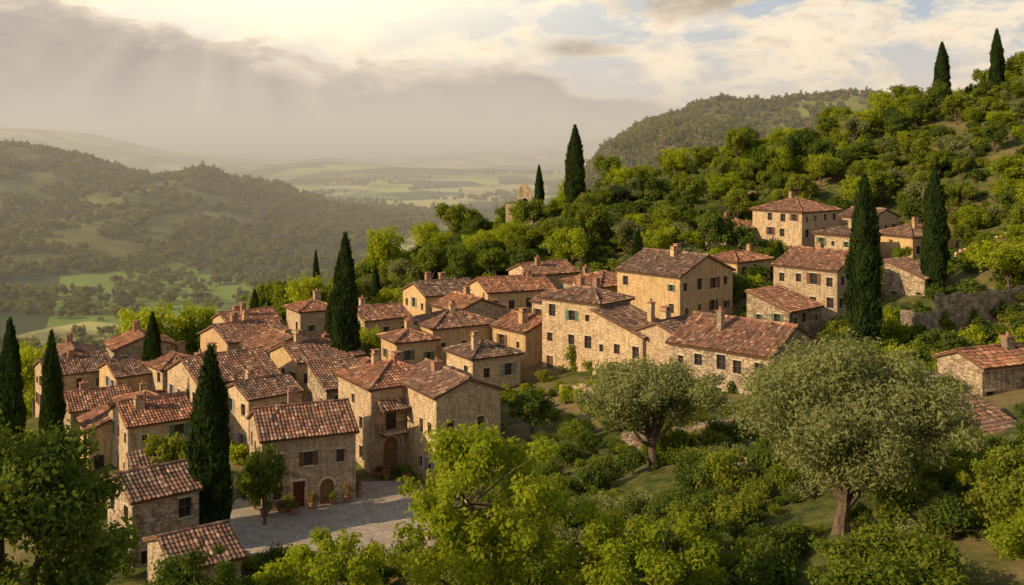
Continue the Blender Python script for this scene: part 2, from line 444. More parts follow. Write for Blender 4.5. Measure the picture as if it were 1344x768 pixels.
m1f = [(1.25, 2.75, .1, 3.3, 'archdoor', 0), (1.5, 2.6, 4.0, 5.9, 'win', 0)]
m1l = [(1.6, 2.3, .9, 1.9, 'win', 0), (5.2, 6.0, 1.0, 2.2, 'win', 0), (1.7, 2.5, 3.8, 5.0, 'win', 6), (5.2, 6.0, 3.8, 5.0, 'win', 0), (3.4, 4.1, 5.9, 6.8, 'win', 0)]
M = house((-13.2, 96), 32, 8, 8, -31, -23.0, 'hip', 0, .36, 2, 1, m1f, m1l, name='stone_mansion')
mb = MB(); mb.box((.9, -1.0, 3.8), (2.4, 0, 0), (0, 1.0, 0), (0, 0, .16), 0)
for i in range(13): mb.box((.93+i*.19, -.97, 3.96), (.025, 0, 0), (0, .025, 0), (0, 0, .9), 1)
for j in range(5): mb.box((.93, -.97+j*.19, 3.96), (.025, 0, 0), (0, .025, 0), (0, 0, .9), 1)
mb.box((.9, -1.0, 4.86), (2.4, 0, 0), (0, .05, 0), (0, 0, .05), 1)
for x in (1.0, 3.0): mb.box((x, -.8, 3.5), (.2, 0, 0), (0, .79, 0), (0, 0, .3), 2)
mb.build('balcony', [TRIM, IRON, WOOD], M)
mb = MB(); rr = random.Random(3)
roof_plane(mb, V3(.6, -1.5, 6.15), V3(1, 0, 0), V3(0, 1, .45)/math.sqrt(1.2025), 3.0, 1.7, None, rr)
for x in (.8, 3.3): mb.box((x, -1.3, 6.0), (.12, 0, 0), (0, 1.29, 0), (0, 0, .12), 1)
mb.build('balcony_canopy', [ROOF, WOOD], M)
m2f = [(1.1, 1.8, 4.9, 6.0, 'win', 0), (4.2, 4.9, 4.9, 6.0, 'win', 0), (2.5, 3.2, 2.4, 3.3, 'win', 0), (4.6, 5.3, 1.2, 2.0, 'win', 0)]
m2l = [(5.2, 6.0, 1.1, 2.2, 'win', 0), (7, 7.9, 1.1, 2.4, 'win', 6), (5.4, 6.2, 4.4, 5.7, 'win', 0), (7.2, 8.0, 4.4, 5.7, 'win', 0)]
house((-6.8, 92), 30, 6.6, 9, -31, -22.8, 'y', 0, .38, 1, 2, m2f, m2l, name='stone_mansion_wing')
m3f = [(2.6, 3.6, .12, 2.35, 'doorr', 0), (4.9, 6.1, .12, 2.3, 'archdoor', 0), (.9, 1.6, 1.0, 2.0, 'win', 0), (1.0, 1.7, 3.6, 4.8, 'win', 0), (3.5, 4.3, 3.6, 4.8, 'win', 1), (6.3, 7.0, 3.6, 4.7, 'win', 0)]
house((-21, 86), 22, 8, 7.6, -31, -24.9, 'x', 0, .42, 1, 3, m3f, None, name='stone_farmhouse')

HS = [
 ((-33,108),38,9,9.5,-32,-25.4,'x',0,.4,2), ((-37.5,100),35,6.5,7.5,-33,-27.6,'x',0,.4,1), ((-43,104),30,5,6,-34,-29.2,'y',1,.4,0),
 ((-59,130),35,8,8,-35,-29.5,'x',0,.35,1), ((-54,139),30,8,7,-34,-28.0,'y',2,.36,1), ((-48.7,126),38,8,7,-34,-28.7,'x',1,.36,1),
 ((-50,116),32,7,7,-35,-30.3,'x',2,.36,1), ((-63,140),30,6,7,-35,-29.5,'y',0,.36,1), ((-43,113),28,6,6,-34,-29.4,'hip',0,.34,1),
 ((-37.4,135),40,9,9,-33,-26.2,'x',1,.36,2), ((-24.7,118),36,8.5,8,-32,-25.2,'x',1,.36,2), ((-41.5,150),35,8,7,-33,-26.5,'x',0,.36,2),
 ((-31,150),32,6,6,-32,-24.6,'hip',0,.36,1), ((-31,127),34,8,7,-32,-25.9,'y',0,.36,1), ((-27,105),40,6,6,-32,-26.2,'x',0,.36,1),
 ((-19,105),30,5,6,-31,-25.2,'shed',2,.3,0), ((-43,126),42,6,7,-33,-27.8,'hip',0,.36,1), ((-17,114),30,4.2,5,-30,-25.4,'hip',1,.34,0),
 ((-27.8,75),38,5,6,-32,-26.2,'x',2,.38,0), ((-22.2,67.5),35,4.5,6.5,-32,-28.2,'x',2,.36,0), ((-30.5,84),30,4,5,-32,-28.3,'shed',2,.3,0),
 ((-13.3,118),28,5,5,-29,-22.9,'hip',1,.34,1), ((-9.3,123),30,8.5,7.5,-29,-22.2,'hip',1,.36,2), ((-4.3,112),32,6.2,6,-30,-23.5,'hip',0,.36,1),
 ((-3.3,140),22,10,8,-27,-20.3,'x',1,.34,2), ((1.6,121),38,6.5,6.5,-28,-22.3,'y',1,.38,1), ((-12.5,148),30,9,8,-28,-22.0,'x',1,.36,2),
 ((-7,134),34,7,7,-28,-21.9,'y',0,.36,1), ((9.8,115),48,6,8.4,-27,-18.0,'hip',0,.36,2), ((13.9,109),45,6,7,-27,-20.6,'shed',0,.3,1),
 ((21,128),42,11,10.5,-25,-16.6,'y',1,.4,2), ((17.6,106),46,6.5,6.5,-26,-20.2,'x',0,.38,1), ((24.6,97),48,10,11.5,-26,-20.2,'y',2,.44,1),
 ((41.6,131),42,10,9.5,-25,-16.2,'y',0,.38,1), ((33,122),42,7,6,-25,-20,'shed',2,.3,0), ((47,166),38,10,10,-21,-11.0,'hip',0,.38,2),
 ((38.2,171),40,7,7.5,-21,-14.2,'hip',0,.34,1), ((52.5,158),36,7,7,-22,-14.2,'hip',0,.34,1), ((63,161),28,10,8,-22,-14.6,'hip',1,.34,2),
 ((60.5,172),32,7,7,-21,-12.4,'y',0,.36,1), ((33,150),40,8,6,-23,-17.3,'hip',1,.36,1), ((43,144),36,7,6,-23,-19.0,'shed',2,.3,0),
 ((12,139),36,8,8,-26,-19.4,'hip',2,.34,1), ((54,134),35,5,6,-22,-17.6,'shed',2,.3,0), ((6.5,131),40,6,6,-27,-20.7,'y',0,.36,1),
 ((-20,139),34,7,7,-30,-24.0,'x',0,.36,1), ((-35,116),38,5,6,-32,-27.4,'y',2,.36,0), ((3,150),30,8,7,-26,-19.2,'x',0,.36,1),
 ((39.5,86),22,7,5,-23,-18.8,'x',2,.36,1), ((31,73),24,7.5,4.5,-24,-21.2,'shed',2,.34,0),
]
for i, hsp in enumerate(HS):
    K, th, w, d, zb, ze, rf, wl, sl, ch = hsp
    house(K, th, w, d, zb, ze, rf, wl, sl, ch, 10+i)

# ------------------------------------------------------------------ stone walls
def stone_wall(pts, hgt, th=.5, mat=W_GREY, name='stone_wall', seed=1, zt=None):
    rng = random.Random(seed); mb = MB(); P = []
    for a, b in zip(pts[:-1], pts[1:]):
        L = math.dist(a, b); k = max(1, int(L/.8))
        for i in range(k): P.append((a[0]+(b[0]-a[0])*i/k, a[1]+(b[1]-a[1])*i/k))
    P.append(pts[-1])
    for a, b in zip(P[:-1], P[1:]):
        dx, dy = b[0]-a[0], b[1]-a[1]; L = math.hypot(dx, dy); nx, ny = -dy/L*th, dx/L*th
        z0 = min(H(*a), H(*b))-1.5; t = (zt if zt is not None else max(H(*a), H(*b)))+hgt+rng.uniform(-.18, .18)
        mb.box((a[0], a[1], z0), (dx, dy, 0), (nx, ny, 0), (0, 0, t-z0))
    return mb.build(name, [mat])
stone_wall([(47,124),(51,122.5)], .2, .7, seed=2, zt=-20.4, name='retaining_wall')
stone_wall([(51,122.5),(56,123.5),(63,127)], .2, .7, seed=22, zt=-18.2, name='retaining_wall')
stone_wall([(63,127),(72,132)], .2, .7, seed=3, zt=-17.8, name='retaining_wall')
stone_wall([(34,92),(38,90)], 1.6, .6, seed=4, name='retaining_wall')
stone_wall([(9,84),(16,81),(24,83)], 1.2, .5, seed=6)
stone_wall([(14,64),(20,66),(27,69)], .9, .5, seed=16)
stone_wall([(-24,78),(-19,75.2),(-14,74.4)], .9, .4, W_CREAM, seed=7)
stone_wall([(-6.6,80),(-4.5,84),(-3.4,88)], .9, .4, W_CREAM, seed=8)
stone_wall([(5,108),(9,105),(13,103)], 1.2, .4, W_CREAM, seed=9)
stone_wall([(75,196),(95,200),(120,203)], .9, .5, seed=10)
stone_wall([(85,178),(110,182)], .9, .5, seed=11)
stone_wall([(66,152),(80,156),(95,160)], 1.6, .5, W_OCHRE, seed=12)
stone_wall([(20,186),(32,190),(42,196)], .8, .5, seed=13)

mb = MB(); mo = MB(); x0, y0 = 1.0, 203; zb = H(x0, y0)
e = bpy.data.objects.new('chapel_ruin', None); ROOTC.objects.link(e); e.location = (x0, y0, zb+.6); e.scale = (1.4, 1.4, 1.6)
wall_face(mb, mo, V3(0, 0, 0), V3(1, 0, 0), 2.2, -3, 3.6, [(.6, 1.6, 1.9, 3.3, 'archdark', 0)])
mb.poly([(0,0,3.6),(2.2,0,3.6),(1.9,0,4.5),(1.1,0,5.2),(.4,0,4.7)]); mb.box((0,.9,-2),(2.2,0,0),(0,.35,0),(0,0,5.6)); mb.box((-1.6,0.1,-2),(1.6,0,0),(0,3,0),(0,0,4.4))
mb.build('walls', [W_CREAM], e); mo.build('arch', [GLASS, WOOD, SHG, TRIM, WOODR, WOODO, SHB], e)

# ------------------------------------------------------------------ plaza
m, nt = newmat('plaza_paving')
tc = nd(nt, 'ShaderNodeTexCoord').outputs['Object']
v = nd(nt, 'ShaderNodeTexVoronoi', {'Vector': tc, 'Scale': 1.8}, feature='DISTANCE_TO_EDGE').outputs[0]
vc = nd(nt, 'ShaderNodeTexVoronoi', {'Vector': tc, 'Scale': 1.8})
s0 = nd(nt, 'ShaderNodeSeparateColor', {0: vc.outputs['Color']}).outputs[0]
c = mixc(nt, s0, (.42, .34, .26), (.56, .46, .35)); c = mixc(nt, mth(nt, 'MULTIPLY', v, 12., clamp=True), (.26, .20, .15), c)
c = mixc(nt, ramp(nt, noise(nt, tc, .4, 5, .7), [(.4, 0), (.65, .75)]), c, (.33, .255, .18))
b = nd(nt, 'ShaderNodeBsdfPrincipled', {'Base Color': c, 'Roughness': .85, 'Normal': nd(nt, 'ShaderNodeBump', {'Strength': .4, 'Distance': .04, 'Height': v}).outputs[0]})
out(nt, b.outputs[0]); PAVE = m
mb = MB(); ctr = (-14, 85)
ring = []
for k in range(64):
    a = 2*math.pi*k/64; rr_ = .97+.06*math.sin(3*a)+.03*math.sin(7*a)
    ring.append((ctr[0]+10.6*rr_*math.cos(a), ctr[1]+10.2*rr_*math.sin(a)))
mb.poly([(x, y, -30.93) for x, y in ring])
for k in range(64):
    (xa, ya), (xb, yb) = ring[k], ring[(k+1) % 64]; mb.poly([(xa, ya, -30.93), (xa, ya, -31.5), (xb, yb, -31.5), (xb, yb, -30.93)])
mb.build('paved_plaza', [PAVE])

# ------------------------------------------------------------------ ground
NR, NT = 620, 620
rr_ = np.concatenate([[0.5], np.geomspace(12, 17000, NR-1)]); tt = np.radians(np.linspace(-82, 82, NT))
RR, TT = np.meshgrid(rr_, tt, indexing='ij')
gx = (RR*np.sin(TT)).ravel(); gy = (RR*np.cos(TT)-50).ravel()
gz = Hn(gx, gy)
idx = np.arange(NR*NT).reshape(NR, NT)
F_ = np.stack([idx[:-1, :-1], idx[:-1, 1:], idx[1:, 1:], idx[1:, :-1]], -1).reshape(-1, 4)[:, ::-1]
me = bpy.data.meshes.new('ground'); me.from_pydata(np.c_[gx, gy, gz].tolist(), [], F_.tolist())
me.polygons.foreach_set('use_smooth', [True]*len(F_))
fld = (sstep(520, 640, gy)*(1-sstep(6, 14, far(gx, gy)-PLAIN-3))).astype(np.float32)
fld = np.maximum(fld, sstep(2500, 3500, gy)*.85)
at = me.attributes.new('field', 'FLOAT', 'POINT'); at.data.foreach_set('value', fld.astype(np.float32))
nearv = ((1-sstep(300, 420, gy))).astype(np.float32)
at = me.attributes.new('near', 'FLOAT', 'POINT'); at.data.foreach_set('value', nearv)
m, nt = newmat('ground_soil_grass')
pos = nd(nt, 'ShaderNodeNewGeometry').outputs['Position']
fa = nd(nt, 'ShaderNodeAttribute', attribute_name='field').outputs['Fac']; na = nd(nt, 'ShaderNodeAttribute', attribute_name='near').outputs['Fac']
n1 = noise(nt, pos, .06, 6, .65); n2 = noise(nt, pos, .8, 5, .7); n3 = noise(nt, pos, .02, 6, .7)
grass = mixc(nt, ramp(nt, n2, [(.35, 0), (.65, 1)]), (.035, .055, .014), (.14, .14, .035))
soil = mixc(nt, n2, (.17, .12, .055), (.30, .215, .10))
nearc = mixc(nt, ramp(nt, n1, [(.48, 0), (.60, .9)]), grass, soil)
forest = mixc(nt, ramp(nt, n3, [(.35, 0), (.65, 1)]), (.06, .08, .02), (.22, .20, .05))
mp = nd(nt, 'ShaderNodeMapping', {'Vector': pos, 'Scale': (.008, .0035, 0), 'Rotation': (0, 0, .5)}).outputs[0]
vo = nd(nt, 'ShaderNodeTexVoronoi', {'Vector': mp, 'Scale': 1.}); s0 = nd(nt, 'ShaderNodeSeparateColor', {0: vo.outputs['Color']}).outputs[0]
fc = ramp(nt, s0, [(0, (.06, .08, .03)), (.25, (.20, .27, .045)), (.45, (.42, .47, .08)), (.68, (.55, .48, .17)), (.84, (.09, .12, .035))], 'CONSTANT')
fc = mixc(nt, ramp(nt, noise(nt, pos, .004, 6, .7), [(.48, 0), (.58, .9)]), fc, (.05, .065, .025))
farc = mixc(nt, fa, forest, fc)
c = mixc(nt, na, farc, nearc)
bp = nd(nt, 'ShaderNodeBump', {'Strength': .6, 'Distance': .3, 'Height': n2})
b = nd(nt, 'ShaderNodeBsdfPrincipled', {'Base Color': c, 'Roughness': .95, 'Normal': bp.outputs[0]}); b.inputs['Specular IOR Level'].default_value = .1
out(nt, b.outputs[0]); me.materials.append(m)
go = bpy.data.objects.new('ground', me); ROOTC.objects.link(go)

# ------------------------------------------------------------------ foliage
def leafs(C, Rd, cnt, a, b, rng, outw=.8, vert=0.):
    k = np.repeat(np.arange(len(C)), cnt); N = len(k)
    d = rng.normal(size=(N, 3)); d /= np.linalg.norm(d, axis=1)[:, None]
    r = rng.random(N)**.45*rng.uniform(.75, 1.2, N)
    p = C[k]+d*Rd[k]*r[:, None]
    nrm = d*outw+rng.normal(size=(N, 3))*.6+np.array([0, 0, .25]); nrm /= np.linalg.norm(nrm, axis=1)[:, None]
    t = np.cross(nrm, rng.normal(size=(N, 3))); t -= nrm*(t*nrm).sum(1)[:, None]
    t /= np.linalg.norm(t, axis=1)[:, None]; bb = np.cross(nrm, t)
    s = rng.uniform(.6, 1.3, N)[:, None]
    V = np.stack([p-t*a*s/2, p+bb*b*s/2-t*a*s*.05, p+t*a*s/2, p-bb*b*s/2-t*a*s*.05], 1).reshape(-1, 3)
    cr = rng.random(len(C))
    var = np.clip(cr[k]*.55+rng.random(N)*.45, 0, 1)
    return V, var
def finish(name, mb, V, var, mats):
    o = len(mb.v); nf = len(V)//4
    mb.v += V.tolist(); q = (np.arange(nf*4).reshape(-1, 4)+o)
    mb.f += [tuple(x) for x in q.tolist()]; mb.m += [1]*nf; mb.a += var.tolist()
    me = bpy.data.meshes.new(name); me.from_pydata(mb.v, [], mb.f)
    for mt in mats: me.materials.append(mt)
    me.polygons.foreach_set('material_index', mb.m)
    at = me.attributes.new('var', 'FLOAT', 'FACE'); at.data.foreach_set('value', mb.a)
    return me
def tree_mesh(name, Ht, W, cb, ncl, nleaf, a, b, mat, seed, clr=.3, tr=.25, zs=.7, limbs=8, lean=.0, fork=None, rmin=.35):
    rng = np.random.default_rng(seed); mb = MB(); Rr = W/2
    cz = (cb+Ht)/2; ah = (Ht-cb)/2
    d = rng.normal(size=(ncl, 3)); d[:, 2] += .15; d /= np.linalg.norm(d, axis=1)[:, None]
    rad = Rr*clr*rng.uniform(.5, 1.35, ncl)
    r = rng.uniform(rmin, 1.08, ncl)**.7
    sc = np.array([Rr, Rr, ah])
    C = np.array([0, 0, cz])+d*np.maximum(sc-rad[:, None]*np.array([.9, .9, zs]), .1)*r[:, None]
    C[:, :2] *= (1+.18*rng.normal(size=(ncl, 1)))
    Rd = np.stack([rad, rad, rad*zs], 1)
    w = rad**2; cnt = np.maximum(3, (nleaf*w/w.sum()).astype(int))
    V, var = leafs(C, Rd, cnt, a, b, rng)
    fk = fork or cb*.85
    tp = Vector((lean*fk, rng.normal()*.1*fk*.3, fk))
    mb.tube([(0, 0, -.6), (0, 0, 0), (tp.x*.35+rng.normal()*tr*.3, tp.y*.4, fk*.45), tp], [tr*1.7, tr*1.3, tr*1.0, tr*.85], 8, 0)
    far_i = np.argsort(-r*rad)[:limbs]; mids = []
    for i in far_i:
        e = Vector(C[i]); m1 = tp.lerp(e, .35)+Vector(rng.normal(size=3))*Rr*.06; m2 = tp.lerp(e, .7)+Vector(rng.normal(size=3))*Rr*.06
        m1.z -= Rr*.03
        mb.tube([tp-Vector((0, 0, tr)), m1, m2, e], [tr*.6, tr*.42, tr*.28, tr*.1], 6, 0); mids += [m1, m2]
    for i in range(min(ncl, limbs*4)):
        e = Vector(C[i]); s = min(mids, key=lambda q: (q-e).length)
        mb.tube([s, s.lerp(e, .5)+Vector(rng.normal(size=3))*Rr*.04, e], [tr*.22, tr*.14, tr*.05], 5, 0)
    return finish(name, mb, V, var, [BARK, mat])
def cyp_mesh(name, Ht, Rr, nl, seed):
    rng = np.random.default_rng(seed); mb = MB()
    prof = lambda t: np.interp(t, [0, .03, .12, .3, .5, .7, .85, .95, 1], [.35, .55, .88, 1, .92, .72, .45, .2, .03])
    mb.tube([(0, 0, -1), (0, 0, Ht*.2)], [.28, .2], 7, 0)
    ts = np.linspace(0.04, .97, 16)
    mb.tube([(0, 0, t*Ht) for t in ts], [float(prof(t))*Rr*.64 for t in ts], 10, 1, .1)
    t = rng.random(nl*2); keep = rng.random(nl*2) < prof(t)*.95+.08; t = t[keep][:nl]; N = len(t)
    an = rng.random(N)*2*np.pi
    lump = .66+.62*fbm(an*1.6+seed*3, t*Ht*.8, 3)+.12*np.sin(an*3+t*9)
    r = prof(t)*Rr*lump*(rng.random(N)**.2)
    p = np.stack([np.cos(an)*r, np.sin(an)*r, t*Ht+.05], 1)
    ro = np.stack([np.cos(an), np.sin(an), np.zeros(N)], 1)
    tdir = np.array([0, 0, 1.])+ro*.3+rng.normal(size=(N, 3))*.28; tdir /= np.linalg.norm(tdir, axis=1)[:, None]
    nr = ro+rng.normal(size=(N, 3))*.45; bb = np.cross(tdir, nr); bb /= np.linalg.norm(bb, axis=1)[:, None]
    s = rng.uniform(.6, 1.4, N)[:, None]; a = .66; b = .2
    V = np.stack([p-tdir*a*s*.4, p+bb*b*s/2, p+tdir*a*s*.6, p-bb*b*s/2], 1).reshape(-1, 3)
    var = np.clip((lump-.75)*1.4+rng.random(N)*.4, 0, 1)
    return finish(name, mb, V, var, [BARK, L_CYP])
def place(name, me, x, y, s=1., sz=None, rot=0., z=None):
    ob = bpy.data.objects.new(name, me); ROOTC.objects.link(ob)
    ob.location = (x, y, (H(x, y) if z is None else z)-.05); ob.rotation_euler = (0, 0, rot)
    ob.scale = (s, s, s if sz is None else sz); return ob

OL = tree_mesh('olive_tree', 9.8, 12.4, 2.2, 95, 72000, .25, .10, L_OLIVE, 4, .235, .36, .8, 11, .12, 1.6, .3)
OL2 = tree_mesh('olive_tree', 7.9, 11.4, 2.7, 75, 44000, .27, .11, L_OLIVE, 9, .235, .30, .7, 10, -.1, 2.0, .3)
place('olive_tree', OL, 16.2, 50.5); place('olive_tree', OL2, 10, 72, rot=.6)
BT = tree_mesh('ash_tree', 12.6, 8.4, 4, 85, 18000, .27, .15, L_BRIGHT, 21, .18, .2, .9, 10, .02)
place('ash_tree', BT, -.9, 44.5)
BT2 = tree_mesh('ash_tree', 8, 7.5, 2, 70, 16000, .25, .14, L_BRIGHT, 22, .19, .18, .85, 9)
place('ash_tree', BT2, -8.4, 45, .95, .98, 1.0); place('ash_tree', BT2, 5.6, 42, .88, .84, 2.4); place('ash_tree', BT2, 19.2, 35, .7, .7, 4.)
DT = tree_mesh('oak_tree', 13.4, 9, 3.5, 85, 33000, .25, .15, L_DARK, 31, .20, .3, .85, 9)
place('oak_tree', DT, -17.2, 34.5, 1.0, 1.02); place('oak_tree', DT, -13.5, 42, .62, .58, 2.)
DT2 = tree_mesh('oak_tree', 7, 8, 1.2, 65, 24000, .24, .15, L_MID, 33, .23, .22, .8, 8)
place('oak_tree', DT2, 13.8, 36.5, .8, .66, .5); place('oak_tree', DT2, -16.5, 52, .7, .7, 3.); place('oak_tree', DT2, 21.5, 43, .7, .7, 1.)

MT = [tree_mesh('tree', 8, 9, 1.8, 34, 3600, .46, .31, L_BRIGHT, 41, .29, .22, .85, 5),
      tree_mesh('tree', 9, 8, 2.2, 34, 3600, .46, .31, L_MID, 42, .29, .22, .9, 5),
      tree_mesh('tree', 6.5, 8.5, 1.4, 30, 3300, .44, .27, L_OLIVE, 43, .31, .22, .8, 5),
      tree_mesh('tree', 8, 8, 1.2, 34, 3600, .46, .31, L_DARK, 44, .29, .22, .9, 5)]
BU = [tree_mesh('bush', 2.4, 3.4, -.2, 12, 700, .36, .24, L_DARK, 51, .42, .06, .8, 3, fork=.3),
      tree_mesh('bush', 2.2, 3.6, -.2, 12, 700, .36, .24, L_MID, 52, .42, .06, .8, 3, fork=.3),
      tree_mesh('bush', 2.0, 3.2, -.2, 12, 700, .34, .18, L_OLIVE, 53, .42, .06, .8, 3, fork=.3),
      tree_mesh('bush', 3.0, 3.8, -.2, 14, 800, .36, .24, L_BRIGHT, 54, .38, .06, .9, 3, fork=.3)]
BN = [tree_mesh('bush', 2.4, 3.4, -.2, 16, 2000, .20, .12, L_DARK, 55, .36, .06, .8, 3, fork=.3),
      tree_mesh('bush', 2.2, 3.6, -.2, 16, 2000, .20, .12, L_MID, 56, .36, .06, .8, 3, fork=.3),
      tree_mesh('bush', 1.8, 3.2, -.2, 16, 2000, .22, .08, L_OLIVE, 57, .36, .06, .8, 3, fork=.3)]
FT = [tree_mesh('far_tree', 8, 10, .3, 9, 130, 2.2, 1.6, L_FAR, 61, .5, .2, .75, 2),
      tree_mesh('far_tree', 9, 9, .3, 8, 130, 2.2, 1.6, L_FAR, 62, .5, .2, .85, 2),
      tree_mesh('far_tree', 7, 12, .2, 11, 150, 2.2, 1.6, L_FAR, 63, .45, .2, .7, 2)]
CY = [cyp_mesh('cypress_tree', 18, 1.85, 14000, 1), cyp_mesh('cypress_tree', 18, 1.75, 14000, 2)]
for i, (x, y, zt, wd) in enumerate([(12.2,198,3.7,3.9),(5.7,215,-4.3,2.2),(-20.2,124,-10.8,3.3),(-45,235,-24.5,2.6),(-40.2,160,-22.6,2.0),
    (-46,131,-21.5,2.4),(-47.2,105,-19.1,2.3),(-49,100,-17.1,2.8),(-23.6,80,-15.8,3.2),(40.6,118,-3.5,3.9),(55.7,135,-3.2,3.2),
    (41,157,-15,1.9),(18.6,151,-12.6,2.0),(55,215,-1.7,2.2),(105,250,25,3.8),(118.4,250,28.2,3.6),(-38.7,163,-24.5,1.6),(-24,136,-19.6,2.0),
    (58,212,2.0,1.6),(-22,165,-19,1.7)]):
    hb = H(x, y); hh = zt-hb
    place('cypress_tree', CY[i % 2], x, y, wd/3.5, hh/18., i*1.3)

def T(k, x, y, zt, wd, rot=0., nm=None):
    base = [(8, 9), (9, 8), (6.5, 8.5), (8, 8)][k]; hb = H(x, y); nm = nm or ['ash_tree', 'oak_tree', 'olive_tree', 'holm_oak_tree'][k]
    place(nm, MT[k], x, y, wd/base[1], max(1.5, zt-hb)/base[0], rot)
named = [(0,-24,190,-14,8.5),(1,-11.7,204,-10.5,8.5),(0,-16.5,198,-14,7),(0,-60,168,-25,13),(0,-53,172,-25.5,9),(0,-35,176,-21.5,9),(1,-45,190,-24,9),
 (0,6,168,-18,10),(1,-3,170,-20,9),(0,18,172,-17,9),(1,32,185,-13,8),(0,46,190,-10,8),(0,35.5,222,0,9.5),(1,42,226,0,7),(0,23,212,-4,7),(1,29,205,-7,8),
 (0,61.5,206,-3.4,9),(1,72,210,-2,8),(1,86,215,2.6,12),(1,98,254,15.8,10),(0,81,196,-2,8),(0,104,210,5,10),(1,115,235,14,11),(0,88,176,-1,11),(0,82,160,-6,10),
 (0,63,130,-11.4,9),(0,69,136,-10,8),(1,126,250,24,12),(0,76,225,4,8),(3,18,205,-9,8),(3,39,205,-9,8),(0,-18,129,-22.2,4.5),(3,1.8,97,-22.8,4.5),
 (3,-20.2,83.5,-24.2,4.2),(1,-30,89,-24.4,4.4),(3,30,140,-17,6),(3,36,150,-17.5,5),(0,-70,150,-28,9),(0,44,206,-5,8),
 (2,54,200,-7,8),(2,12,180,-16,8),(2,24,180,-13,7),(1,110,190,3,12),(0,118,215,12,11),(0,95,205,4,8),(2,66,190,-7,8),(3,47,112,-20,6),(2,36,180,-12,8)]
for i, t in enumerate(named): T(*t, rot=i*2.1)

def ivy(x, y, z0, segs, seed, mat=L_DARK):
    rng = np.random.default_rng(seed); C = []
    for (dx, dy, zt, n_) in segs:
        for i in range(n_): C.append((dx+rng.normal()*.35, dy+rng.normal()*.12, rng.uniform(0, zt)))
    C = np.array(C); V, var = leafs(C, np.tile([.55, .35, .6], (len(C), 1)), np.full(len(C), 130), .24, .16, rng)
    me = finish('climbing_ivy', MB(), V, var, [mat, mat]); ob = bpy.data.objects.new('climbing_ivy', me); ROOTC.objects.link(ob); ob.location = (x, y, z0)
ivy(-21.6, 86.6, -31, [(0, 0, 4.5, 14), (-.8, 1.4, 3.5, 10), (-1.6, 3, 2.2, 6)], 1)
ivy(-5.6, 92.2, -31, [(0, 0, 1.8, 5), (1.6, 1.0, 3.2, 9), (3.6, 2.2, 2.4, 8)], 2)
ivy(9.0, 115.3, -26.6, [(0, 0, 2.5, 6), (-2, 2, 3.5, 8)], 3, L_MID)
ivy(24.0, 97.4, -25, [(0, 0, 2.0, 6), (-2.5, 2.3, 1.6, 6)], 4)
ivy(52, 122.2, -22, [(0, 0, 1.8, 6), (4, 1, 2.4, 8), (8, 3.2, 3., 9)], 5, L_MID)

def coll(name, meshes):
    c = bpy.data.collections.new(name)
    for i, me in enumerate(meshes): c.objects.link(bpy.data.objects.new('%s_src_%d' % (name, i), me))
    return c
def scatter(name, pts, c):
    pts = np.array(pts, float)
    me = bpy.data.meshes.new(name); me.from_pydata(pts[:, :3].tolist(), [], [])
    N = len(pts)
    a = me.attributes.new('s_rot', 'FLOAT_VECTOR', 'POINT'); v = np.zeros((N, 3), np.float32); v[:, 2] = pts[:, 3]; a.data.foreach_set('vector', v.ravel())
    a = me.attributes.new('s_scl', 'FLOAT_VECTOR', 'POINT'); v = np.stack([pts[:, 4], pts[:, 4], pts[:, 5]], 1).astype(np.float32); a.data.foreach_set('vector', v.ravel())
    a = me.attributes.new('s_idx', 'INT', 'POINT'); a.data.foreach_set('value', pts[:, 6].astype(np.int32))
    ob = bpy.data.objects.new(name, me); ROOTC.objects.link(ob)
    ng = bpy.data.node_groups.new(name+'_gn', 'GeometryNodeTree')
    ng.interface.new_socket('Geometry', in_out='INPUT', socket_type='NodeSocketGeometry'); ng.interface.new_socket('Geometry', in_out='OUTPUT', socket_type='NodeSocketGeometry')
    gi = ng.nodes.new('NodeGroupInput'); goo = ng.nodes.new('NodeGroupOutput'); ip = ng.nodes.new('GeometryNodeInstanceOnPoints')
    ci = ng.nodes.new('GeometryNodeCollectionInfo'); ci.inputs['Collection'].default_value = c; ci.inputs['Separate Children'].default_value = True; ci.inputs['Reset Children'].default_value = True
    def na(n, t):
        q = ng.nodes.new('GeometryNodeInputNamedAttribute'); q.data_type = t; q.inputs['Name'].default_value = n
        return [s for s in q.outputs if s.enabled and s.name == 'Attribute'][0]
    ip.inputs['Pick Instance'].default_value = True
    L = ng.links.new
    L(gi.outputs[0], ip.inputs['Points']); L(ci.outputs[0], ip.inputs['Instance'])
    L(na('s_rot', 'FLOAT_VECTOR'), ip.inputs['Rotation']); L(na('s_scl', 'FLOAT_VECTOR'), ip.inputs['Scale']); L(na('s_idx', 'INT'), ip.inputs['Instance Index'])
    L(ip.outputs[0], goo.inputs[0])
    md = ob.modifiers.new('scatter', 'NODES'); md.node_group = ng
    return ob
rg = np.random.default_rng(77)
FA = np.array(FOOT+[(15.6,46.5,3.4),(14.5,43,2.4),(9.6,69,2.8),(9.2,66,2.2),(10,75,2.6),(-13,73,2.5),(33,69,3.5),(37,83,3),(41,82,3.5),(-10,74,2),(17,54,3),(1.5,203,5),(2,195,4.5),(2,188,2.5)])
def free(x, y, pad=0):
    m = np.ones(len(x), bool)
    for fx, fy, fr in FA: m &= (x-fx)**2+(y-fy)**2 > (fr+pad)**2
    m &= ((x+14)/11.2)**2+((y-85)/10.8)**2 > 1
    return m
def region(n, x0, x1, y0, y1, cond=None, pad=0):
    x = rg.uniform(x0, x1, n); y = rg.uniform(y0, y1, n); m = free(x, y, pad)
    if cond is not None: m &= cond(x, y)
    return x[m], y[m]
